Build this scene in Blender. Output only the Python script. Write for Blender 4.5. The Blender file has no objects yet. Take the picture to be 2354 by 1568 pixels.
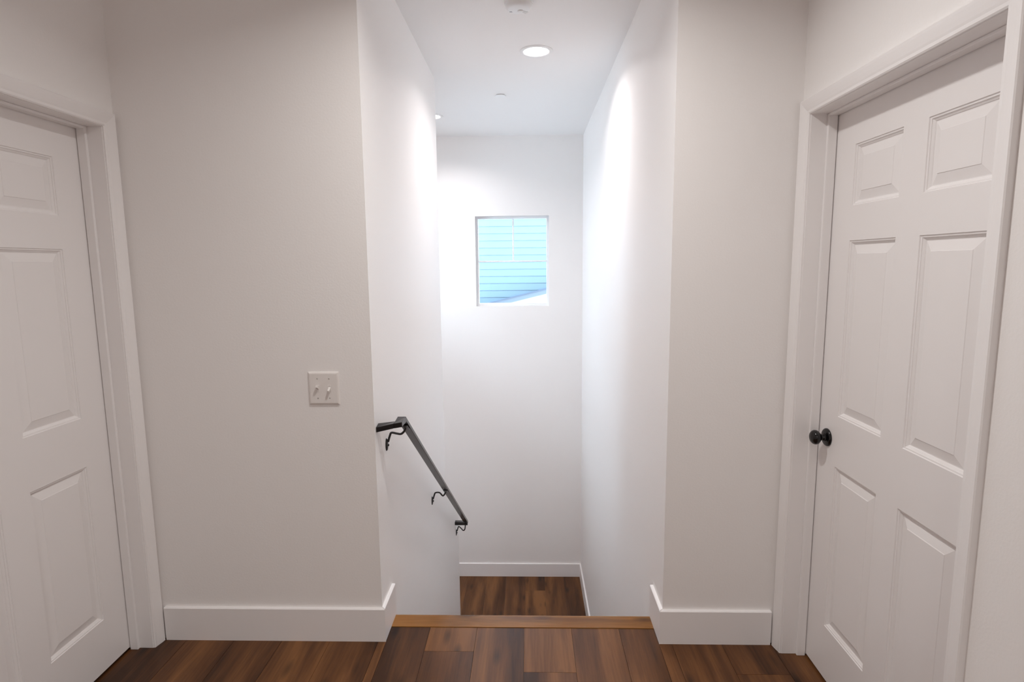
import bpy, bmesh, math, random
from mathutils import Vector, Matrix

random.seed(7)
sc = bpy.context.scene
COL = sc.collection

# ------------------------------------------------------------------ measures (metres, hall floor = 0)
D = 2.184            # front wall of the hall
XLEFT, XRIGHT = -1.533, 0.991   # hall side walls
SL, SR = -0.606, 0.537          # stair opening
H = 2.7514           # ceiling
BB, BT = 0.1428, 0.014          # baseboard height / thickness
SEAM, NOSE = 2.268, 2.360       # stair nosing
E1, E2 = 3.979, 4.660           # full-height stair wall ends / knee wall ends
F = 5.694            # far wall
LZ = -1.722          # landing
WT = 0.115           # wall thickness
BAYX = -1.765        # outer wall of the second flight
HALLB = -3.6         # wall behind the viewer

# ------------------------------------------------------------------ camera
YAW, PITCH, ROLL, FPX, EYE = -0.0283, -0.1320, -0.0100, 1323.577, 1.5333
cy, sy, cp, sp = math.cos(YAW), math.sin(YAW), math.cos(PITCH), math.sin(PITCH)
fw = Vector((sy*cp, cy*cp, sp)); r0 = Vector((cy, -sy, 0)); u0 = r0.cross(fw)
rr = r0*math.cos(ROLL) + u0*math.sin(ROLL); uu = -r0*math.sin(ROLL) + u0*math.cos(ROLL)
cam = bpy.data.cameras.new('camera'); camo = bpy.data.objects.new('camera', cam); COL.objects.link(camo)
cam.sensor_fit = 'HORIZONTAL'; cam.sensor_width = 36.0; cam.lens = FPX/2354*36.0; cam.clip_start = 0.02
M = Matrix((rr, uu, -fw)).transposed().to_4x4(); M.translation = Vector((0, 0, EYE)); camo.matrix_world = M
sc.camera = camo

# ------------------------------------------------------------------ view, sky
sc.view_settings.view_transform = 'Standard'; sc.view_settings.look = 'None'
sc.view_settings.gamma = 1.0; sc.view_settings.use_curve_mapping = False
sc.view_settings.exposure = 0.08
SKY = 10.0
HALL_LAMP, REAR_FILL, STAIR_LAMP, BAY_LAMP = 13.8, 13.0, 9.0, 9.0
HALL_SPREAD, STAIR_SPREAD = math.radians(150), math.radians(145)
w = bpy.data.worlds.new('overcast_sky'); sc.world = w; w.use_nodes = True
bg = w.node_tree.nodes['Background']; bg.inputs[0].default_value = (0.71, 0.85, 1.0, 1); bg.inputs[1].default_value = SKY
sc.cycles.max_bounces = 16; sc.cycles.diffuse_bounces = 12; sc.cycles.glossy_bounces = 6; sc.cycles.transparent_max_bounces = 12
sc.cycles.use_denoising = True
sc.cycles.sample_clamp_indirect = 10.0

# ------------------------------------------------------------------ materials
def mat(name, col, rough=0.5, metal=0.0, spec=0.5):
    m = bpy.data.materials.new(name); m.use_nodes = True
    b = m.node_tree.nodes['Principled BSDF']
    b.inputs['Base Color'].default_value = (*col, 1); b.inputs['Roughness'].default_value = rough
    b.inputs['Metallic'].default_value = metal; b.inputs['Specular IOR Level'].default_value = spec
    return m
def nodes(m): return m.node_tree.nodes, m.node_tree.links, m.node_tree.nodes['Principled BSDF']
def bump(m, scale, strength, dist=0.002, detail=3.0):
    N, L, b = nodes(m)
    g = N.new('ShaderNodeNewGeometry'); t = N.new('ShaderNodeTexNoise'); bp = N.new('ShaderNodeBump')
    t.inputs['Scale'].default_value = scale; t.inputs['Detail'].default_value = detail
    bp.inputs['Strength'].default_value = strength; bp.inputs['Distance'].default_value = dist
    L.new(g.outputs['Position'], t.inputs['Vector']); L.new(t.outputs['Fac'], bp.inputs['Height']); L.new(bp.outputs['Normal'], b.inputs['Normal'])
    return m
M_wall = bump(mat('warm_white_wall_paint', (0.88, 0.862, 0.85), 0.55, spec=0.35), 130, 0.16, 0.002)
M_ceil = bump(mat('ceiling_paint', (0.87, 0.86, 0.855), 0.8, spec=0.2), 130, 0.12, 0.002)
M_trim = bump(mat('white_trim_enamel', (0.87, 0.85, 0.845), 0.34), 40, 0.05, 0.001)
M_door = bump(mat('white_door_enamel', (0.86, 0.838, 0.833), 0.36), 60, 0.06, 0.001)
M_black = mat('black_metal', (0.003, 0.0028, 0.003), 0.17)
M_rail = bump(mat('black_rail_paint', (0.009, 0.008, 0.009), 0.24), 60, 0.10, 0.001)
M_rail_b = mat('black_bracket_metal', (0.012, 0.011, 0.012), 0.3)
M_plate = mat('switch_plastic', (0.80, 0.765, 0.74), 0.3)
M_screw = mat('switch_screw', (0.45, 0.42, 0.40), 0.4)
M_white = mat('white_plastic', (0.83, 0.83, 0.83), 0.4)
M_vinyl = mat('window_vinyl', (0.85, 0.86, 0.88), 0.35)
M_label = mat('grey_print', (0.12, 0.12, 0.15), 0.6)
M_dark = mat('subfloor_board', (0.05, 0.035, 0.025), 0.9)
M_sid = bump(mat('pale_siding_paint', (0.108, 0.158, 0.20), 0.6), 30, 0.1)
M_rake = mat('grey_rake_board', (0.085, 0.100, 0.125), 0.6)
M_drip = mat('dark_drip_edge', (0.05, 0.065, 0.10), 0.5)
M_stucco = bump(mat('white_stucco', (0.30, 0.31, 0.31), 0.8), 60, 0.2)
M_shingle = bump(mat('grey_shingle', (0.16, 0.18, 0.20), 0.9), 40, 0.5)

def wood(name, dark, mid, light, rough, freq=1.0):
    m = mat(name, mid, rough, spec=0.3); N, L, b = nodes(m)
    tc = N.new('ShaderNodeTexCoord'); oi = N.new('ShaderNodeObjectInfo')
    off = N.new('ShaderNodeVectorMath'); off.operation = 'SCALE'
    cmb = N.new('ShaderNodeCombineXYZ')
    for i in range(3): L.new(oi.outputs['Random'], cmb.inputs[i])
    L.new(cmb.outputs[0], off.inputs[0]); off.inputs['Scale'].default_value = 41.0
    add = N.new('ShaderNodeVectorMath'); L.new(tc.outputs['Object'], add.inputs[0]); L.new(off.outputs[0], add.inputs[1])
    mp1 = N.new('ShaderNodeMapping'); mp1.inputs['Scale'].default_value = (9*freq, 0.9, 9*freq); L.new(add.outputs[0], mp1.inputs['Vector'])
    n1 = N.new('ShaderNodeTexNoise'); n1.inputs['Scale'].default_value = 1.0; n1.inputs['Detail'].default_value = 5; n1.inputs['Distortion'].default_value = 0.5; L.new(mp1.outputs[0], n1.inputs['Vector'])
    mp2 = N.new('ShaderNodeMapping'); mp2.inputs['Scale'].default_value = (130, 6, 130); L.new(add.outputs[0], mp2.inputs['Vector'])
    n2 = N.new('ShaderNodeTexNoise'); n2.inputs['Scale'].default_value = 1.0; n2.inputs['Detail'].default_value = 4; L.new(mp2.outputs[0], n2.inputs['Vector'])
    mp3 = N.new('ShaderNodeMapping'); mp3.inputs['Scale'].default_value = (11, 3.5, 11); L.new(add.outputs[0], mp3.inputs['Vector'])
    n3 = N.new('ShaderNodeTexVoronoi'); n3.inputs['Scale'].default_value = 1.0; L.new(mp3.outputs[0], n3.inputs['Vector'])
    kr = N.new('ShaderNodeMapRange'); kr.inputs['From Min'].default_value = 0.06; kr.inputs['From Max'].default_value = 0.24
    kr.inputs['To Min'].default_value = 0.38; kr.inputs['To Max'].default_value = 1.0; L.new(n3.outputs['Distance'], kr.inputs['Value'])
    cr = N.new('ShaderNodeValToRGB'); e = cr.color_ramp.elements
    e[0].position = 0.33; e[0].color = (*dark, 1); e[1].position = 0.68; e[1].color = (*light, 1)
    em = cr.color_ramp.elements.new(0.5); em.color = (*mid, 1)
    s1 = N.new('ShaderNodeMath'); s1.operation = 'MULTIPLY_ADD'; s1.inputs[1].default_value = 0.22; L.new(n2.outputs['Fac'], s1.inputs[0]); L.new(n1.outputs['Fac'], s1.inputs[2])
    s2 = N.new('ShaderNodeMath'); s2.operation = 'MULTIPLY_ADD'; s2.inputs[1].default_value = 0.20; L.new(oi.outputs['Random'], s2.inputs[0]); L.new(s1.outputs[0], s2.inputs[2])
    s3 = N.new('ShaderNodeMath'); s3.operation = 'SUBTRACT'; s3.inputs[1].default_value = 0.21; L.new(s2.outputs[0], s3.inputs[0])
    L.new(s3.outputs[0], cr.inputs['Fac'])
    mx = N.new('ShaderNodeMix'); mx.data_type = 'RGBA'; mx.blend_type = 'MULTIPLY'; mx.inputs['Factor'].default_value = 1.0
    L.new(cr.outputs['Color'], mx.inputs['A']); L.new(kr.outputs[0], mx.inputs['B']); L.new(mx.outputs['Result'], b.inputs['Base Color'])
    bp = N.new('ShaderNodeBump'); bp.inputs['Strength'].default_value = 0.12; bp.inputs['Distance'].default_value = 0.001
    L.new(n2.outputs['Fac'], bp.inputs['Height']); L.new(bp.outputs['Normal'], b.inputs['Normal'])
    return m
M_plank = wood('walnut_plank', (0.044, 0.0155, 0.0045), (0.108, 0.041, 0.0125), (0.205, 0.086, 0.027), 0.36)
M_nosing = wood('oak_nosing', (0.16, 0.064, 0.014), (0.29, 0.125, 0.029), (0.38, 0.18, 0.045), 0.24)

def glass():
    m = bpy.data.materials.new('window_glass'); m.use_nodes = True; N, L = m.node_tree.nodes, m.node_tree.links
    N.clear(); o = N.new('ShaderNodeOutputMaterial'); mx = N.new('ShaderNodeMixShader'); t = N.new('ShaderNodeBsdfTransparent'); g = N.new('ShaderNodeBsdfGlossy')
    fr = N.new('ShaderNodeFresnel'); fr.inputs['IOR'].default_value = 1.45; g.inputs['Roughness'].default_value = 0.0
    t.inputs['Color'].default_value = (0.95, 0.99, 1.0, 1)
    L.new(fr.outputs[0], mx.inputs[0]); L.new(t.outputs[0], mx.inputs[1]); L.new(g.outputs[0], mx.inputs[2]); L.new(mx.outputs[0], o.inputs['Surface'])
    return m
M_glass = glass()
def lens(name, col, strength):
    m = bpy.data.materials.new(name); m.use_nodes = True; N, L, b = nodes(m)
    b.inputs['Emission Color'].default_value = (*col, 1); b.inputs['Emission Strength'].default_value = strength
    return m
C_hall, C_stair = (1.0, 0.97, 0.945), (1.0, 0.955, 0.965)
M_lens_hall = lens('warm_lamp_lens', C_hall, 8.0)
M_lens_stair = lens('neutral_lamp_lens', C_stair, 8.0)

# ------------------------------------------------------------------ helpers
def tag(o, label=None, cat=None, group=None, kind=None):
    if label: o['label'] = label
    if cat: o['category'] = cat
    if group: o['group'] = group
    if kind: o['kind'] = kind
    return o
def link(name, bm, m, parent=None, smooth=False, bevel=0.0, seg=2):
    bmesh.ops.recalc_face_normals(bm, faces=bm.faces)
    me = bpy.data.meshes.new(name); bm.to_mesh(me); bm.free()
    me.materials.append(m)
    o = bpy.data.objects.new(name, me); COL.objects.link(o)
    if smooth: me.shade_smooth()
    if bevel:
        md = o.modifiers.new('edge', 'BEVEL'); md.width = bevel; md.segments = seg; md.limit_method = 'ANGLE'; md.angle_limit = math.radians(40)
    if parent: 
        o.parent = parent
        o.matrix_parent_inverse = Matrix.Translation(parent.location).inverted()
    return o
def empty(name, loc=(0, 0, 0)):
    o = bpy.data.objects.new(name, None); o.location = loc; o.empty_display_size = 0.1; COL.objects.link(o); return o
def hexa(bm, p):
    """p: 8 points, bottom ring then top ring"""
    v = [bm.verts.new(q) for q in p]
    for f in ((3, 2, 1, 0), (4, 5, 6, 7), (0, 1, 5, 4), (1, 2, 6, 5), (2, 3, 7, 6), (3, 0, 4, 7)): bm.faces.new([v[i] for i in f])
def box(bm, x0, x1, y0, y1, z0, z1):
    hexa(bm, [(x0, y0, z0), (x1, y0, z0), (x1, y1, z0), (x0, y1, z0), (x0, y0, z1), (x1, y0, z1), (x1, y1, z1), (x0, y1, z1)])
def B(*boxes):
    bm = bmesh.new()
    for b in boxes: box(bm, *b)
    return bm
def prism_yz(bm, pts, x0, x1):
    a = [bm.verts.new((x0, y, z)) for y, z in pts]; b = [bm.verts.new((x1, y, z)) for y, z in pts]
    bm.faces.new(a); bm.faces.new(b[::-1]); n = len(pts)
    for i in range(n): bm.faces.new([a[i], a[(i+1) % n], b[(i+1) % n], b[i]])
def lathe(bm, prof, c, axis='Z', seg=40, sign=1):
    """prof: list of (radius, height along the axis)"""
    rings = []
    def put(r, h, a):
        ca, sa = r*math.cos(a), r*math.sin(a)
        if axis == 'Z': return (c[0]+ca, c[1]+sa, c[2]+sign*h)
        if axis == 'X': return (c[0]+sign*h, c[1]+ca, c[2]+sa)
        return (c[0]+ca, c[1]+sign*h, c[2]+sa)
    for r, h in prof:
        if r < 1e-6: rings.append([bm.verts.new(put(0, h, 0))])
        else: rings.append([bm.verts.new(put(r, h, 2*math.pi*i/seg)) for i in range(seg)])
    for A, C in zip(rings, rings[1:]):
        for i in range(seg):
            j = (i+1) % seg
            if len(A) == 1 and len(C) == 1: continue
            if len(A) == 1: bm.faces.new((A[0], C[i], C[j]))
            elif len(C) == 1: bm.faces.new((A[i], A[j], C[0]))
            else: bm.faces.new((A[i], A[j], C[j], C[i]))
def tube(bm, pts, rad, seg=10):
    pts = [Vector(p) for p in pts]; rings = []
    for i, p in enumerate(pts):
        t = (pts[min(i+1, len(pts)-1)] - pts[max(i-1, 0)]).normalized()
        a = t.cross(Vector((0.13, 1, 0.07))).normalized(); b = t.cross(a)
        r = rad[i] if isinstance(rad, (list, tuple)) else rad
        rings.append([bm.verts.new(p + a*r*math.cos(2*math.pi*k/seg) + b*r*math.sin(2*math.pi*k/seg)) for k in range(seg)])
    for A, C in zip(rings, rings[1:]):
        for k in range(seg): bm.faces.new((A[k], A[(k+1) % seg], C[(k+1) % seg], C[k]))
    bm.faces.new(rings[0]); bm.faces.new(rings[-1][::-1])
def smooth_path(pts, n=6):
    pts = [Vector(p) for p in pts]; out = []
    for i in range(len(pts)-1):
        p0, p1, p2, p3 = pts[max(i-1, 0)], pts[i], pts[i+1], pts[min(i+2, len(pts)-1)]
        for k in range(n):
            t = k/n
            out.append(0.5*((2*p1) + (p2-p0)*t + (2*p0-5*p1+4*p2-p3)*t*t + (3*p1-p0-3*p2+p3)*t**3))
    out.append(pts[-1]); return out

# ------------------------------------------------------------------ room shell
# door openings: clear opening between the jamb faces
DY1, DY0 = 2.119, 1.286       # far and near jamb face
DZ = 2.042                    # head jamb
WD = 0.135                    # side wall thickness
JT = 0.018                    # jamb board
def side_wall(name, xi, xo, label):
    a, b = sorted((xi, xo))
    o = link(name, B((a, b, HALLB, DY0-JT, 0, H), (a, b, DY0-JT, DY1+JT, DZ+JT, H), (a, b, DY1+JT, D, 0, H)), M_wall)
    return tag(o, label, 'wall', kind='structure')
side_wall('wall_left', XLEFT, XLEFT-WD, 'warm white painted hall wall around the six-panel door without a visible knob')
side_wall('wall_right', XRIGHT, XRIGHT+WD, 'warm white textured hall wall around the six-panel door with a black knob')
tag(link('wall_front_left', B((XLEFT-WD, SL, D, D+WT, 0, H)), M_wall), 'broad plain off-white wall that carries the double light switch', 'wall', kind='structure')
tag(link('wall_front_right', B((SR, XRIGHT+WD, D, D+WT, 0, H)), M_wall), 'narrow plain off-white wall between stair opening and knobbed door', 'wall', kind='structure')
tag(link('wall_back', B((XLEFT-WD, XRIGHT+WD, HALLB-WT, HALLB, 0, H)), M_wall), 'plain hall wall behind the viewer', 'wall', kind='structure')
# stair wall with the handrail: full height to E1, then a knee wall whose top follows the stairs
bm = bmesh.new()
prism_yz(bm, [(D+WT, -3.7), (E2, -3.7), (E2, -0.532), (E1, -0.080), (E1, H), (D+WT, H)], SL-WT, SL)
tag(link('wall_stair_left', bm, M_wall), 'white stairwell wall that carries the dark handrail', 'wall', kind='structure')
tag(link('wall_stair_right', B((SR, SR+WT, D+WT, F+0.14, -3.7, H)), M_wall), 'tall white stairwell wall with a bright lamp glow and no rail', 'wall', kind='structure')
WX0, WX1, WZ0, WZ1 = -0.510, 0.209, 1.1244, 2.002
tag(link('wall_stair_back', B((BAYX-0.14, WX0, F, F+0.14, -3.7, H), (WX1, SR, F, F+0.14, -3.7, H), (WX0, WX1, F, F+0.14, -3.7, WZ0), (WX0, WX1, F, F+0.14, WZ1, H)), M_wall),
    'tall white end wall of the stairwell with the small window', 'wall', kind='structure')
VY0, VY1, VZ0, VZ1 = 4.55, 5.45, 0.95, 1.95
bx0, bx1 = BAYX-0.14, BAYX
tag(link('wall_stair_outer', B((bx0, bx1, D+WT, VY0, -3.7, H), (bx0, bx1, VY1, F, -3.7, H), (bx0, bx1, VY0, VY1, -3.7, VZ0), (bx0, bx1, VY0, VY1, VZ1, H)), M_wall),
    'outer wall of the second flight behind the handrail wall', 'wall', kind='structure')
tag(link('ceiling', B((-2.1, 1.3, HALLB-WT, F+0.14, H, H+0.15)), M_ceil), 'flat white ceiling above hall and stairwell', 'ceiling', kind='structure')
tag(link('floor_lower', B((BAYX-0.14, SR+WT, D, F+0.14, -3.85, -3.7)), M_dark), 'dark floor far below the stairs', 'floor', kind='structure')
tag(link('wall_below_hall', B((BAYX-0.14, SR+WT, D-0.10, D-0.001, -3.7, -0.2)), M_wall), 'white wall closing the stairwell under the hall floor', 'wall', kind='structure')

# added boxes behind the two doors, keep sky light out of the gaps
for nm, s, x in (('light_block_left', -1, XLEFT-WD), ('light_block_right', 1, XRIGHT+WD)):
    a, b = x, x+s*0.5
    lo, hi = min(a, b), max(a, b)
    t = 0.05
    o = link(nm, B((b-t if s > 0 else b, b if s > 0 else b+t, 1.0, 2.35, -0.2, 2.4), (lo, hi, 0.95, 1.0, -0.2, 2.4), (lo, hi, 2.35, 2.40, -0.2, 2.4), (lo, hi, 1.0, 2.35, 2.35, 2.4)), M_wall)
    tag(o, 'added light-blocking box behind the closed door ' + ('with the black knob' if s > 0 else 'opposite the knobbed one'), 'wall', kind='structure')

# ------------------------------------------------------------------ hall floor: sub-floor with planks
PW, PL = 0.2, 1.22
floor = link('floor', B((XLEFT-WD-0.5, XRIGHT+WD+0.5, HALLB, D+0.02, -0.2, -0.006), (SL, SR, D+0.02, NOSE-0.04, -0.2, -0.006)), M_dark)
tag(floor, 'dark brown wood plank floor of the hall', 'floor', kind='structure')
def plank(x0, x1, y0, y1, z, parent, m=M_plank, t=0.006):
    g = 0.0006
    cx, cyy = (x0+x1)/2, (y0+y1)/2
    hx, hy = (x1-x0)/2-g, (y1-y0)/2-g
    bv = 0.0012
    bm = bmesh.new()
    hexa(bm, [(-hx, -hy, -t), (hx, -hy, -t), (hx, hy, -t), (-hx, hy, -t), (-hx, -hy, -bv), (hx, -hy, -bv), (hx, hy, -bv), (-hx, hy, -bv)])
    bm.faces.ensure_lookup_table(); top = bm.faces[1]
    r = bmesh.ops.inset_region(bm, faces=[top], thickness=bv, depth=0.0)
    for v in top.verts: v.co.z = 0.0
    o = link('plank', bm, m)
    o.location = (cx, cyy, z); o.parent = parent
    return o
cols = []
x = -0.025
while x > XLEFT-WD-0.3: x -= PW
i = 0
while x < XRIGHT+WD+0.3:
    cols.append(x); x += PW
for x in cols:
    joint = 2.0 if (abs(x+0.025) < 0.01 or abs(x-0.775) < 0.01) else D - random.uniform(0.36, PL)
    if x < -0.0 and x > -0.5: joint = {-2: 2.115, -1: 1.62}.get(round((x+0.025)/PW), joint)
    inopen = x+PW > SL+BT and x < SR-BT
    ends = [joint]
    while ends[-1] > HALLB: ends.append(ends[-1]-PL)
    ys = [(joint, SEAM if inopen else D+0.01)] + [(b, a) for a, b in zip(ends, ends[1:])]
    for y0, y1 in ys:
        y0 = max(y0, HALLB)
        if y1-y0 < 0.02: continue
        a, b = max(x, XLEFT-WD-0.3), min(x+PW, XRIGHT+WD+0.3)
        if inopen and y1 > D:       # trim to the opening where the plank passes the wall corner
            if x < SL+BT:
                plank(a, SL+BT, y0, D-BT/2, 0, floor); plank(SL+BT, b, y0, y1, 0, floor); continue
            if x+PW > SR-BT:
                plank(a, SR-BT, y0, y1, 0, floor); plank(SR-BT, b, y0, D-BT/2, 0, floor); continue
        plank(a, b, y0, y1, 0, floor)

# ------------------------------------------------------------------ landing
land = link('floor_landing', B((BAYX, SR, E2-0.02, F, LZ-0.2, LZ-0.006)), M_dark)
tag(land, 'brown wood plank floor of the landing at the foot of the stairs', 'floor', kind='structure')
x = -0.444+0.0-PW*7
while x < SR:
    a, b = max(x, BAYX), min(x+PW, SR)
    if b-a > 0.01:
        j = random.choice((5.42, None, None, 4.85))
        if j: plank(a, b, E2-0.02, j, LZ, land); plank(a, b, j, F-0.002, LZ, land)
        else: plank(a, b, E2-0.02, F-0.002, LZ, land)
    x += PW

# ------------------------------------------------------------------ staircase
stair = empty('staircase', (0, NOSE, LZ))
tag(stair, 'staircase with a rounded brown wooden top nosing, going down between white walls', 'staircase')
def nosing_profile(y0, y1, ztop, t=0.024):
    pts = [(y0, ztop), (y1-0.012, ztop)]
    for k in range(1, 7):
        a = math.pi/2 - math.pi*k/6
        pts.append((y1-0.012+0.012*math.cos(a), ztop-0.012+0.012*math.sin(a)))
    pts.append((y0, ztop-t)); return pts
bm = bmesh.new(); prism_yz(bm, nosing_profile(SEAM+0.001, NOSE, 0.0025), SL+0.001, SR-0.001)
# the grain of the nosing runs across the stair: object axis Y is laid along X
def across(bm, cx, cyy, cz): 
    for v in bm.verts:
        x_, y_, z_ = v.co; v.co = (y_-cyy, -(x_-cx), z_-cz)
nz = (0.0, (SEAM+NOSE)/2, 0.0)
across(bm, *nz)
o = link('nosing', bm, M_nosing); o.rotation_euler = (0, 0, math.pi/2); o.location = Vector(nz)-stair.location; o.parent = stair
o['label'] = 'lighter orange-brown nosing board at the top edge'
RISE, RUN = -LZ/10, (E2-NOSE)/9
for i in range(1, 10):
    y0, y1, z = NOSE-0.025+RUN*(i-1), NOSE+RUN*i, -RISE*i
    bm = bmesh.new(); prism_yz(bm, nosing_profile(y0, y1, z), SL+0.001, SR-0.001); c = (0, (y0+y1)/2, z); across(bm, *c)
    o = link('tread', bm, M_plank); o.rotation_euler = (0, 0, math.pi/2); o.location = Vector(c)-stair.location; o.parent = stair
for i in range(0, 10):
    y, zt, zb = NOSE-0.025+RUN*i, -RISE*i-0.024, -RISE*(i+1)
    if i == 9: y = E2-0.025
    link('riser', B((SL+0.001, SR-0.001, y-0.014, y, zb, zt)), M_trim, stair)
# second flight, on the far side of the handrail wall, going on down
flight = empty('lower_staircase', (-1.24, E2, LZ))
tag(flight, 'second flight of stairs behind the handrail wall, going down from the landing', 'staircase')
for i in range(1, 9):
    y1 = E2-0.02-RUN*(i-1); y0 = y1-RUN; z = LZ-RISE*i
    link('tread', B((BAYX+0.001, SL-WT-0.001, y0-0.02, y1-0.016, z-0.024, z)), M_plank, flight)
    link('riser', B((BAYX+0.001, SL-WT-0.001, y1-0.015, y1-0.001, z, z+RISE-0.026)), M_trim, flight)

# ------------------------------------------------------------------ baseboards (top edge eased)
def board_x(name, x0, x1, y, out, z, m0=0, m1=0, parent=None):
    """baseboard along X on the wall plane y; out = -1 sticks out towards -y; m = mitre at each end"""
    bm = bmesh.new(); prof = [(0, 0), (BT, 0), (BT, BB-0.003), (BT-0.003, BB), (0, BB)]
    a = [bm.verts.new((x0-m0*d, y+out*d, z+h)) for d, h in prof]; b = [bm.verts.new((x1+m1*d, y+out*d, z+h)) for d, h in prof]
    bm.faces.new(a); bm.faces.new(b[::-1])
    for i in range(5): bm.faces.new([a[i], a[(i+1) % 5], b[(i+1) % 5], b[i]])
    return link(name, bm, M_trim, parent)
def board_y(name, y0, y1, x, out, z, m0=0, m1=0, parent=None):
    bm = bmesh.new(); prof = [(0, 0), (BT, 0), (BT, BB-0.003), (BT-0.003, BB), (0, BB)]
    a = [bm.verts.new((x+out*d, y0-m0*d, z+h)) for d, h in prof]; b = [bm.verts.new((x+out*d, y1+m1*d, z+h)) for d, h in prof]
    bm.faces.new(a); bm.faces.new(b[::-1])
    for i in range(5): bm.faces.new([a[i], a[(i+1) % 5], b[(i+1) % 5], b[i]])
    return link(name, bm, M_trim, parent)
o = board_x('baseboard_left', XLEFT+0.022, SL, D, -1, 0.0, 0, 1)
tag(o, 'long white baseboard under the light switch, turning into the stair opening', 'baseboard', kind='structure')
board_y('return_piece', D, NOSE, SL, 1, 0.003, 1, 0, o)
o = board_x('baseboard_right', SR, XRIGHT-0.022, D, -1, 0.0, 1, 0)
tag(o, 'short white baseboard beside the knobbed door, turning into the stair opening', 'baseboard', kind='structure')
board_y('return_piece', D, NOSE, SR, -1, 0.003, 1, 0, o)
tag(board_x('baseboard_landing_back', BAYX+BT, SR-BT, F, -1, LZ, 0, 0), 'white baseboard along the end wall of the landing', 'baseboard', kind='structure')
tag(board_y('baseboard_landing_right', E2, F, SR, -1, LZ, 0, 0), 'white baseboard running from the stairs along the plain landing wall', 'baseboard', kind='structure')
CW = 0.0525
tag(board_y('baseboard_hall_right', HALLB, DY0-CW-0.004, XRIGHT, -1, 0), 'white baseboard on the near side of the knobbed door', 'baseboard', kind='structure')
tag(board_y('baseboard_hall_left', HALLB, DY0-CW-0.004, XLEFT, 1, 0), 'white baseboard on the near side of the knobless door', 'baseboard', kind='structure')

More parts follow.
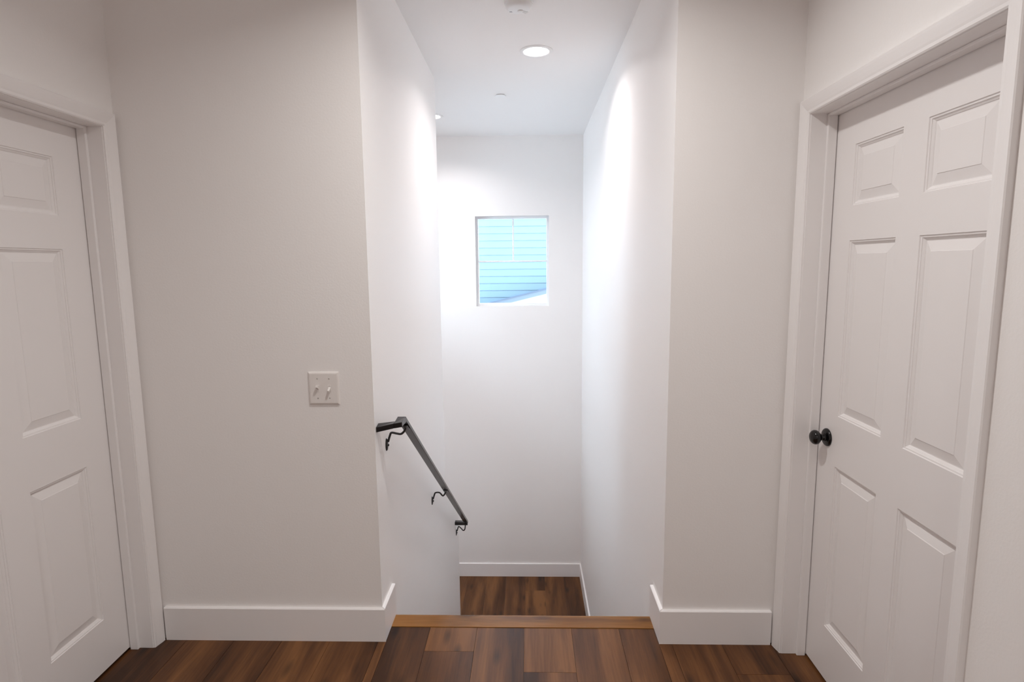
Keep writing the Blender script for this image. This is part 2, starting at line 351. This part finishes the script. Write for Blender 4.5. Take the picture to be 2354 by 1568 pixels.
# ------------------------------------------------------------------ doors
PZ = ((0.207, 0.813), (0.995, 1.602), (1.717, 1.915))
def make_door(name, xw, s, label, knob_far):
    """xw: wall face, s: +1 when the door lies towards +x of the hall"""
    root = empty(name, (xw, (DY0+DY1)/2, 0)); tag(root, label, 'door', kind='structure')
    X = lambda d: xw + s*d          # d grows from the hall into the wall
    def bxs(d0, d1, *r): 
        a, b = sorted((X(d0), X(d1))); return (a, b, *r)
    # jambs and stops
    link('jamb', B(bxs(0, WD, DY1, DY1+JT, 0, DZ+JT)), M_trim, root, bevel=0.001)
    link('jamb', B(bxs(0, WD, DY0-JT, DY0, 0, DZ+JT)), M_trim, root, bevel=0.001)
    link('head_jamb', B(bxs(0, WD, DY0, DY1, DZ, DZ+JT)), M_trim, root, bevel=0.001)
    J = 0.090
    link('door_stop', B(bxs(J-0.035, J-0.003, DY1-0.012, DY1, 0, DZ)), M_trim, root, bevel=0.002)
    link('door_stop', B(bxs(J-0.035, J-0.003, DY0, DY0+0.012, 0, DZ)), M_trim, root, bevel=0.002)
    link('door_stop', B(bxs(J-0.035, J-0.003, DY0+0.012, DY1-0.012, DZ-0.009, DZ)), M_trim, root, bevel=0.002)
    # mitred casing: profile runs from the thin inner edge to the thick outer edge
    prof = [(0.0, 0.0), (0.0, 0.005), (0.004, 0.008), (0.012, 0.0085), (0.018, 0.0105), (0.03, 0.0135), (0.042, 0.016), (CW-0.003, 0.017), (CW, 0.0145), (CW, 0.0)]
    ri = 0.002
    yi1, yi0, zi = DY1+ri, DY0-ri, DZ+ri
    def sweep(p0, p1):
        bm = bmesh.new(); a = [bm.verts.new(p0(u, t)) for u, t in prof]; b = [bm.verts.new(p1(u, t)) for u, t in prof]; n = len(prof)
        bm.faces.new(a); bm.faces.new(b[::-1])
        for i in range(n): bm.faces.new([a[i], a[(i+1) % n], b[(i+1) % n], b[i]])
        return bm
    link('casing', sweep(lambda u, t: (X(-t), yi1+u, 0), lambda u, t: (X(-t), yi1+u, zi+u)), M_trim, root)
    link('casing', sweep(lambda u, t: (X(-t), yi0-u, 0), lambda u, t: (X(-t), yi0-u, zi+u)), M_trim, root)
    link('casing', sweep(lambda u, t: (X(-t), yi0-u, zi+u), lambda u, t: (X(-t), yi1+u, zi+u)), M_trim, root)
    # leaf: stiles and rails with six openings
    y0, y1, z0, z1 = DY0+0.003, DY1-0.003, 0.011, DZ-0.003
    ysp = (y0, 1.405, 1.642, 1.747, 1.992, y1) if True else None
    zsp = (z0, PZ[0][0], PZ[0][1], PZ[1][0], PZ[1][1], PZ[2][0], PZ[2][1], z1)
    bm = bmesh.new()
    for (a, b) in ((ysp[0], ysp[1]), (ysp[2], ysp[3]), (ysp[4], ysp[5])): box(bm, *bxs(J, J+0.035, a, b, z0, z1))
    for (a, b) in ((ysp[1], ysp[2]), (ysp[3], ysp[4])):
        for (c, d) in ((zsp[0], zsp[1]), (zsp[2], zsp[3]), (zsp[4], zsp[5]), (zsp[6], zsp[7])): box(bm, *bxs(J, J+0.035, a, b, c, d))
    bmesh.ops.remove_doubles(bm, verts=bm.verts, dist=0.0002)
    leaf = link('door_leaf', bm, M_door, root)
    # moulded panels: stepped sticking, groove, raised bevel, field
    pp = [(0.0, 0.0), (0.0015, 0.003), (0.006, 0.0035), (0.007, 0.006), (0.0125, 0.0095), (0.014, 0.0115), (0.0165, 0.0115), (0.043, 0.0045), (0.0445, 0.003)]
    for (a, b) in ((ysp[1], ysp[2]), (ysp[3], ysp[4])):
        for (c, d) in PZ:
            bm = bmesh.new(); rings = []
            for (u, t) in pp:
                rings.append([bm.verts.new((X(J+t), yy, zz)) for yy, zz in ((a+u, c+u), (b-u, c+u), (b-u, d-u), (a+u, d-u))])
            for P, Q in zip(rings, rings[1:]):
                for i in range(4): bm.faces.new((P[i], P[(i+1) % 4], Q[(i+1) % 4], Q[i]))
            bm.faces.new(rings[-1])
            back = [bm.verts.new((X(J+0.035), yy, zz)) for yy, zz in ((a, c), (b, c), (b, d), (a, d))]
            for i in range(4): bm.faces.new((rings[0][i], rings[0][(i+1) % 4], back[(i+1) % 4], back[i]))
            bm.faces.new(back)
            p = link('panel', bm, M_door); p.parent = leaf
    # knob with rosette
    ky = 2.052 if knob_far else 1.352
    c = (X(J), ky, 0.902)
    bm = bmesh.new()
    lathe(bm, [(0.0, 0.0605), (0.010, 0.0598), (0.018, 0.057), (0.0235, 0.052), (0.0262, 0.046), (0.0262, 0.041), (0.0245, 0.0355), (0.020, 0.031), (0.014, 0.0275), (0.0115, 0.025), (0.0115, 0.020), (0.014, 0.017), (0.014, 0.008)], c, 'X', 40, -s)
    knob = link('door_knob', bm, M_black, root, smooth=True); knob['label'] = 'glossy black round knob'
    bm = bmesh.new()
    lathe(bm, [(0.014, 0.0105), (0.024, 0.0095), (0.029, 0.0075), (0.032, 0.0045), (0.0325, 0.0), (0.0, 0.0)], c, 'X', 40, -s)
    ro = link('rosette', bm, M_black, smooth=True); ro.parent = knob
    return root
make_door('door_1', XLEFT, -1, 'white six-panel door without a visible knob, beside the wall with the light switch', False)
make_door('door_2', XRIGHT, 1, 'white six-panel door with a round black knob, beside the narrow wall', True)

# ------------------------------------------------------------------ stair window and its counterpart in the second flight
def ring(bm, x0, x1, z0, z1, wd, wb, y0, y1):
    box(bm, x0, x0+wd, y0, y1, z0, z1); box(bm, x1-wd, x1, y0, y1, z0, z1)
    box(bm, x0+wd, x1-wd, y0, y1, z1-wd, z1); box(bm, x0+wd, x1-wd, y0, y1, z0, z0+wb)
win = empty('window_1', ((WX0+WX1)/2, F+0.1, WZ0)); tag(win, 'small white-framed stairwell window with a view of pale siding', 'window', kind='structure')
FY = F+0.062
bm = bmesh.new(); ring(bm, WX0, WX1, WZ0, WZ1, 0.022, 0.026, FY, FY+0.06); link('window_frame', bm, M_vinyl, win, bevel=0.002)
link('meeting_rail', B((WX0+0.022, WX1-0.022, FY+0.008, FY+0.05, 1.558, 1.573)), M_vinyl, win, bevel=0.002)
link('grille_bar', B((-0.150, -0.135, FY+0.024, FY+0.036, 1.573, WZ1-0.022)), M_vinyl, win, bevel=0.002)
link('pane', B((WX0+0.022, WX1-0.022, FY+0.029, FY+0.031, 1.573, WZ1-0.022)), M_glass, win)
link('pane', B((WX0+0.022, WX1-0.022, FY+0.020, FY+0.022, WZ0+0.026, 1.558)), M_glass, win)
win2 = empty('window_2', (BAYX-0.1, (VY0+VY1)/2, VZ0)); tag(win2, 'window in the outer wall of the second flight', 'window', kind='structure')
xa, xb = BAYX-0.12, BAYX-0.07
link('window_frame', B((xa, xb, VY0, VY0+0.03, VZ0, VZ1), (xa, xb, VY1-0.03, VY1, VZ0, VZ1), (xa, xb, VY0+0.03, VY1-0.03, VZ0, VZ0+0.03), (xa, xb, VY0+0.03, VY1-0.03, VZ1-0.03, VZ1)), M_vinyl, win2)
link('pane', B((xa+0.02, xa+0.022, VY0+0.03, VY1-0.03, VZ0+0.03, VZ1-0.03)), M_glass, win2)

# ------------------------------------------------------------------ handrail with three brackets
hr = empty('handrail', (SL, 3.3, 0)); tag(hr, 'black metal handrail on three black brackets sloping down the stairwell wall', 'handrail')
XO, XI = -0.502, -0.536
SLP, YC, ZC, TV = 0.668, 2.283, 0.921, 0.0225
YE = 4.47; ZE = ZC-SLP*(YE-YC)
bm = bmesh.new()
# return into the wall at the top: rises a little from the wall to the rail
hexa(bm, [(SL, 2.203, 0.877), (XI, 2.206, 0.8925), (XI, 2.243, 0.8925), (SL, 2.240, 0.884), (SL, 2.203, 0.898), (XI, 2.206, 0.9125), (XI, 2.243, 0.9125), (SL, 2.240, 0.905)])
# head block, then the sloping run
hexa(bm, [(XI, 2.206, 0.8925), (XO, 2.207, 0.898), (XO, YC+0.006, 0.898), (XI, YC+0.006, 0.898), (XI, 2.206, 0.9125), (XO, 2.207, 0.918), (XO, YC, ZC), (XI, YC, ZC)])
hexa(bm, [(XI, YC+0.006, ZC-TV), (XO, YC+0.006, ZC-TV), (XO, YE, ZE-TV), (XI, YE, ZE-TV), (XI, YC, ZC), (XO, YC, ZC), (XO, YE, ZE), (XI, YE, ZE)])
# return at the foot
hexa(bm, [(SL, YE-0.036, ZE-TV-0.004), (XO, YE-0.036, ZE-TV-0.004), (XO, YE, ZE-TV), (SL, YE, ZE-TV), (SL, YE-0.036, ZE), (XO, YE-0.036, ZE), (XO, YE, ZE), (SL, YE, ZE)])
link('rail', bm, M_rail, hr, bevel=0.0012, seg=1)
def zu(y): return ZC-SLP*(y-YC)-TV
for (ry, rz, ay) in ((2.356, 0.779, 2.345), (3.414, 0.078, 3.425), (4.500, -0.660, 4.435)):
    cx = (XO+XI)/2; u = zu(ay)
    path = smooth_path([(SL+0.008, ry, rz+0.012), (SL+0.016, ry, rz+0.038), (SL+0.024, ry, rz+0.052), (SL+0.048, (ry+ay)/2, rz+0.050), (cx-0.020, ay, rz+0.050 if u-rz > 0.07 else u-0.03), (cx-0.006, ay, (rz+0.062) if u-rz > 0.07 else u-0.015), (cx, ay, u-0.001)])
    bm = bmesh.new(); tube(bm, path, 0.0048, 10)
    arm = link('bracket', bm, M_rail_b, hr, smooth=True)
    bm = bmesh.new()
    # oval wall rose
    lathe(bm, [(0.0, 0.0075), (0.010, 0.0070), (0.018, 0.0045), (0.021, 0.0)], (0, 0, 0), 'X', 28)
    for v in bm.verts: v.co = (SL+v.co.x, ry+v.co.y*0.78, rz+v.co.z*1.35)
    ros = link('rosette', bm, M_rail_b, smooth=True); ros.parent = arm
    bm = bmesh.new(); lathe(bm, [(0.0, 0.0125), (0.004, 0.0115), (0.0055, 0.009), (0.0055, 0.006)], (SL, ry, rz-0.002), 'X', 16)
    sw = link('screw', bm, M_black, smooth=True); sw.parent = arm
    bm = bmesh.new(); k = 0.026
    hexa(bm, [(cx-0.013, ay-k, zu(ay-k)-0.004), (cx+0.013, ay-k, zu(ay-k)-0.004), (cx+0.013, ay+k, zu(ay+k)-0.004), (cx-0.013, ay+k, zu(ay+k)-0.004),
              (cx-0.013, ay-k, zu(ay-k)), (cx+0.013, ay-k, zu(ay-k)), (cx+0.013, ay+k, zu(ay+k)), (cx-0.013, ay+k, zu(ay+k))])
    sd = link('saddle', bm, M_rail_b); sd.parent = arm

# ------------------------------------------------------------------ double light switch
sw = empty('light_switch', (-0.797, D, 0.997)); tag(sw, 'white double toggle light switch on the broad plain wall', 'light switch')
px0, px1, pz0, pz1 = -0.857, -0.737, 0.997, 1.127
bm = bmesh.new()
r_ = [[bm.verts.new((x_, D-t, z_)) for x_, z_ in ((px0+u, pz0+u), (px1-u, pz0+u), (px1-u, pz1-u), (px0+u, pz1-u))] for u, t in ((0, 0.0), (0.0002, 0.0028), (0.002, 0.0048), (0.006, 0.0066), (0.009, 0.007))]
for P, Q in zip(r_, r_[1:]):
    for i in range(4): bm.faces.new((P[i], P[(i+1) % 4], Q[(i+1) % 4], Q[i]))
bm.faces.new(r_[-1]); bm.faces.new(r_[0][::-1])
link('cover_plate', bm, M_plate, sw)
zc = 1.0625
for tx, up in ((-0.8205, 1), (-0.7745, -1)):
    # collar around the slot
    link('collar', B((tx-0.0062, tx+0.0062, D-0.0082, D-0.0069, zc-0.0125, zc-0.0105), (tx-0.0062, tx+0.0062, D-0.0082, D-0.0069, zc+0.0105, zc+0.0125),
                    (tx-0.0062, tx-0.0048, D-0.0082, D-0.0069, zc-0.0105, zc+0.0105), (tx+0.0048, tx+0.0062, D-0.0082, D-0.0069, zc-0.0105, zc+0.0105)), M_plate, sw)
    bm = bmesh.new(); a = math.radians(28)*up
    hexa(bm, [(-0.0046, 0, -0.0065), (0.0046, 0, -0.0065), (0.0046, 0, 0.0065), (-0.0046, 0, 0.0065), (-0.0035, -0.021, -0.0042), (0.0035, -0.021, -0.0042), (0.0035, -0.021, 0.0042), (-0.0035, -0.021, 0.0042)])
    for v in bm.verts:
        y_, z_ = v.co.y, v.co.z
        v.co = (tx+v.co.x, D-0.0035 + y_*math.cos(a)+z_*math.sin(a)*0.5, zc + z_*math.cos(a) - y_*math.sin(a))
    t = link('toggle', bm, M_plate, sw, bevel=0.001)
    for dz in (0.0385, -0.0385):
        bm = bmesh.new(); lathe(bm, [(0.0, 0.0082), (0.0022, 0.0079), (0.0032, 0.0068)], (tx, D, zc+dz), 'Y', 16, -1)
        link('screw', bm, M_screw, sw, smooth=True)

# ------------------------------------------------------------------ ceiling fittings
def downlight(x, y, m, label, col, power, spread, r=0.073):
    t = empty('recessed_light', (x, y, H)); tag(t, label, 'light', 'recessed ceiling lights')
    bm = bmesh.new(); lathe(bm, [(r+0.023, 0.0), (r+0.023, 0.002), (r+0.020, 0.0045), (r+0.008, 0.0065), (r+0.001, 0.006), (r, 0.002)], (x, y, H), 'Z', 56, -1)
    link('trim_ring', bm, M_white, t, smooth=True)
    bm = bmesh.new(); lathe(bm, [(r+0.001, 0.0022), (r*0.7, 0.003), (r*0.35, 0.0034), (0.0, 0.0036)], (x, y, H), 'Z', 56, -1)
    link('lens', bm, m, t, smooth=True)
    ld = bpy.data.lights.new('lamp_light', 'AREA'); ld.shape = 'DISK'; ld.size = 2*r-0.004; ld.energy = power; ld.color = col; ld.spread = spread
    lo = bpy.data.objects.new('lamp_light', ld); lo.location = (0, 0, -0.0066); COL.objects.link(lo); lo.parent = t
    return t
downlight(0.057, 3.51, M_lens_stair, 'lit round recessed ceiling light over the stairs', C_stair, STAIR_LAMP, STAIR_SPREAD)
downlight(-0.786, 4.93, M_lens_stair, 'lit recessed ceiling light partly hidden behind the handrail wall', C_stair, BAY_LAMP, STAIR_SPREAD)
downlight(-1.24, 3.20, M_lens_stair, 'added recessed fill light over the second flight of stairs', C_stair, BAY_LAMP, STAIR_SPREAD)  # unseen lamp, added to brighten the landing and lower stairwell walls
downlight(-0.03, 1.48, M_lens_hall, 'lit recessed ceiling light over the hall between the two doors', C_hall, HALL_LAMP, HALL_SPREAD)
downlight(-0.27, -1.40, M_lens_hall, 'added recessed fill light over the hall behind the viewer', C_hall, REAR_FILL, HALL_SPREAD)  # unseen lamp, added to lift the lower part of the front walls
downlight(-0.27, -2.70, M_lens_hall, 'added recessed fill light over the hall near its back wall', C_hall, REAR_FILL, HALL_SPREAD)  # another unseen lamp, added as more fill from behind

sp_ = empty('sprinkler_cover', (-0.19, 4.37, H)); tag(sp_, 'small round white sprinkler cover on the ceiling beyond the lit downlight', 'sprinkler')
bm = bmesh.new(); lathe(bm, [(0.0, 0.0085), (0.036, 0.0085), (0.040, 0.0075), (0.041, 0.006), (0.039, 0.0055), (0.0, 0.0055)], (-0.19, 4.37, H), 'Z', 40, -1); link('cover_disc', bm, M_white, sp_, smooth=False)
bm = bmesh.new(); lathe(bm, [(0.033, 0.0), (0.033, 0.0056), (0.0, 0.0056)], (-0.19, 4.37, H), 'Z', 32, -1); link('cup', bm, M_white, sp_)

sx, syy = -0.035, 2.875
sm = empty('smoke_detector', (sx, syy, H)); tag(sm, 'white smoke detector on the ceiling above the top of the stairs', 'smoke detector')
bm = bmesh.new(); lathe(bm, [(0.068, 0.0), (0.068, 0.008), (0.066, 0.010), (0.0, 0.010)], (sx, syy, H), 'Z', 48, -1); link('base_ring', bm, M_white, sm, smooth=False)
bm = bmesh.new(); lathe(bm, [(0.062, 0.010), (0.063, 0.014), (0.061, 0.026), (0.055, 0.033), (0.046, 0.036), (0.0, 0.037)], (sx, syy, H), 'Z', 48, -1); cov = link('cover', bm, M_white, sm, smooth=True)
bm = bmesh.new(); lathe(bm, [(0.014, 0.036), (0.0135, 0.0395), (0.010, 0.041), (0.0, 0.0412)], (sx+0.008, syy+0.012, H), 'Z', 28, -1); link('test_button', bm, M_white, sm, smooth=True)
bm = bmesh.new()
for k in range(3): 
    a = math.radians(40); cx_, cy_ = sx+0.022+0.007*k*0.7, syy+0.030-0.007*k*0.7
    hexa(bm, [Vector((cx_, cy_, H-0.0345))+Vector((math.cos(a)*p-math.sin(a)*q, math.sin(a)*p+math.cos(a)*q, z)) for z in (0, -0.004) for p, q in ((-0.014, -0.0012), (0.014, -0.0012), (0.014, 0.0012), (-0.014, 0.0012))])
link('sounder_grille', bm, M_white, sm)
link('printed_mark', B((sx-0.043, sx-0.029, syy+0.018, syy+0.024, H-0.0362, H-0.0345)), M_label, sm)

# ------------------------------------------------------------------ the neighbouring house beyond the window
NY = 8.3
nb = empty('neighbor_house', (0, NY, -3.5)); tag(nb, 'neighbouring house with pale lap siding seen through the stairwell window', 'house')
EXP = 0.1005
link('sheathing', B((-3.2, 3.2, NY+0.02, NY+0.2, -3.5, 3.2)), M_sid, nb)
z = 1.069-EXP*13
bm = bmesh.new()
n = 0
zz = z
while zz < 2.65:
    bm = bmesh.new()
    hexa(bm, [(-3.2, NY-0.006, zz), (3.2, NY-0.006, zz), (3.2, NY+0.006, zz), (-3.2, NY+0.006, zz), (-3.2, NY+0.004, zz+EXP+0.02), (3.2, NY+0.004, zz+EXP+0.02), (3.2, NY+0.012, zz+EXP+0.02), (-3.2, NY+0.012, zz+EXP+0.02)])
    link('siding_board', bm, M_sid, nb); zz += EXP
# lower gabled wing that stands in front of the siding
GY = 8.0
wing = empty('neighbor_wing', (0.9, GY, -3.5)); tag(wing, 'white gable of the lower wing with a grey sloping rake board, before the siding', 'house')
sl = (1.205-1.010)/(0.265+0.538)
def zr(x): return 1.010 + sl*(x+0.538)
xA, xB = -3.0, 2.4
tv = 0.072
bm = bmesh.new()
hexa(bm, [(xA, GY-0.03, zr(xA)-tv), (xB, GY-0.03, zr(xB)-tv), (xB, GY+0.0, zr(xB)-tv), (xA, GY+0.0, zr(xA)-tv), (xA, GY-0.03, zr(xA)), (xB, GY-0.03, zr(xB)), (xB, GY+0.0, zr(xB)), (xA, GY+0.0, zr(xA))])
link('rake_board', bm, M_rake, wing)
bm = bmesh.new()
hexa(bm, [(xA, GY-0.045, zr(xA)-0.006), (xB, GY-0.045, zr(xB)-0.006), (xB, GY-0.001, zr(xB)-0.006), (xA, GY-0.001, zr(xA)-0.006), (xA, GY-0.045, zr(xA)+0.004), (xB, GY-0.045, zr(xB)+0.004), (xB, GY-0.001, zr(xB)+0.004), (xA, GY-0.001, zr(xA)+0.004)])
link('drip_edge', bm, M_drip, wing)
bm = bmesh.new()
hexa(bm, [(xA, GY, -3.5), (xB, GY, -3.5), (xB, GY+0.15, -3.5), (xA, GY+0.15, -3.5), (xA, GY, zr(xA)-0.02), (xB, GY, zr(xB)-0.02), (xB, GY+0.15, zr(xB)-0.02), (xA, GY+0.15, zr(xA)-0.02)])
link('gable_wall', bm, M_stucco, wing)
bm = bmesh.new()
hexa(bm, [(xA, GY-0.001, zr(xA)-0.03), (xB, GY-0.001, zr(xB)-0.03), (xB, NY-0.015, zr(xB)-0.30), (xA, NY-0.015, zr(xA)-0.30), (xA, GY-0.001, zr(xA)-0.004), (xB, GY-0.001, zr(xB)-0.004), (xB, NY-0.015, zr(xB)-0.28), (xA, NY-0.015, zr(xA)-0.28)])
link('roof', bm, M_shingle, wing)
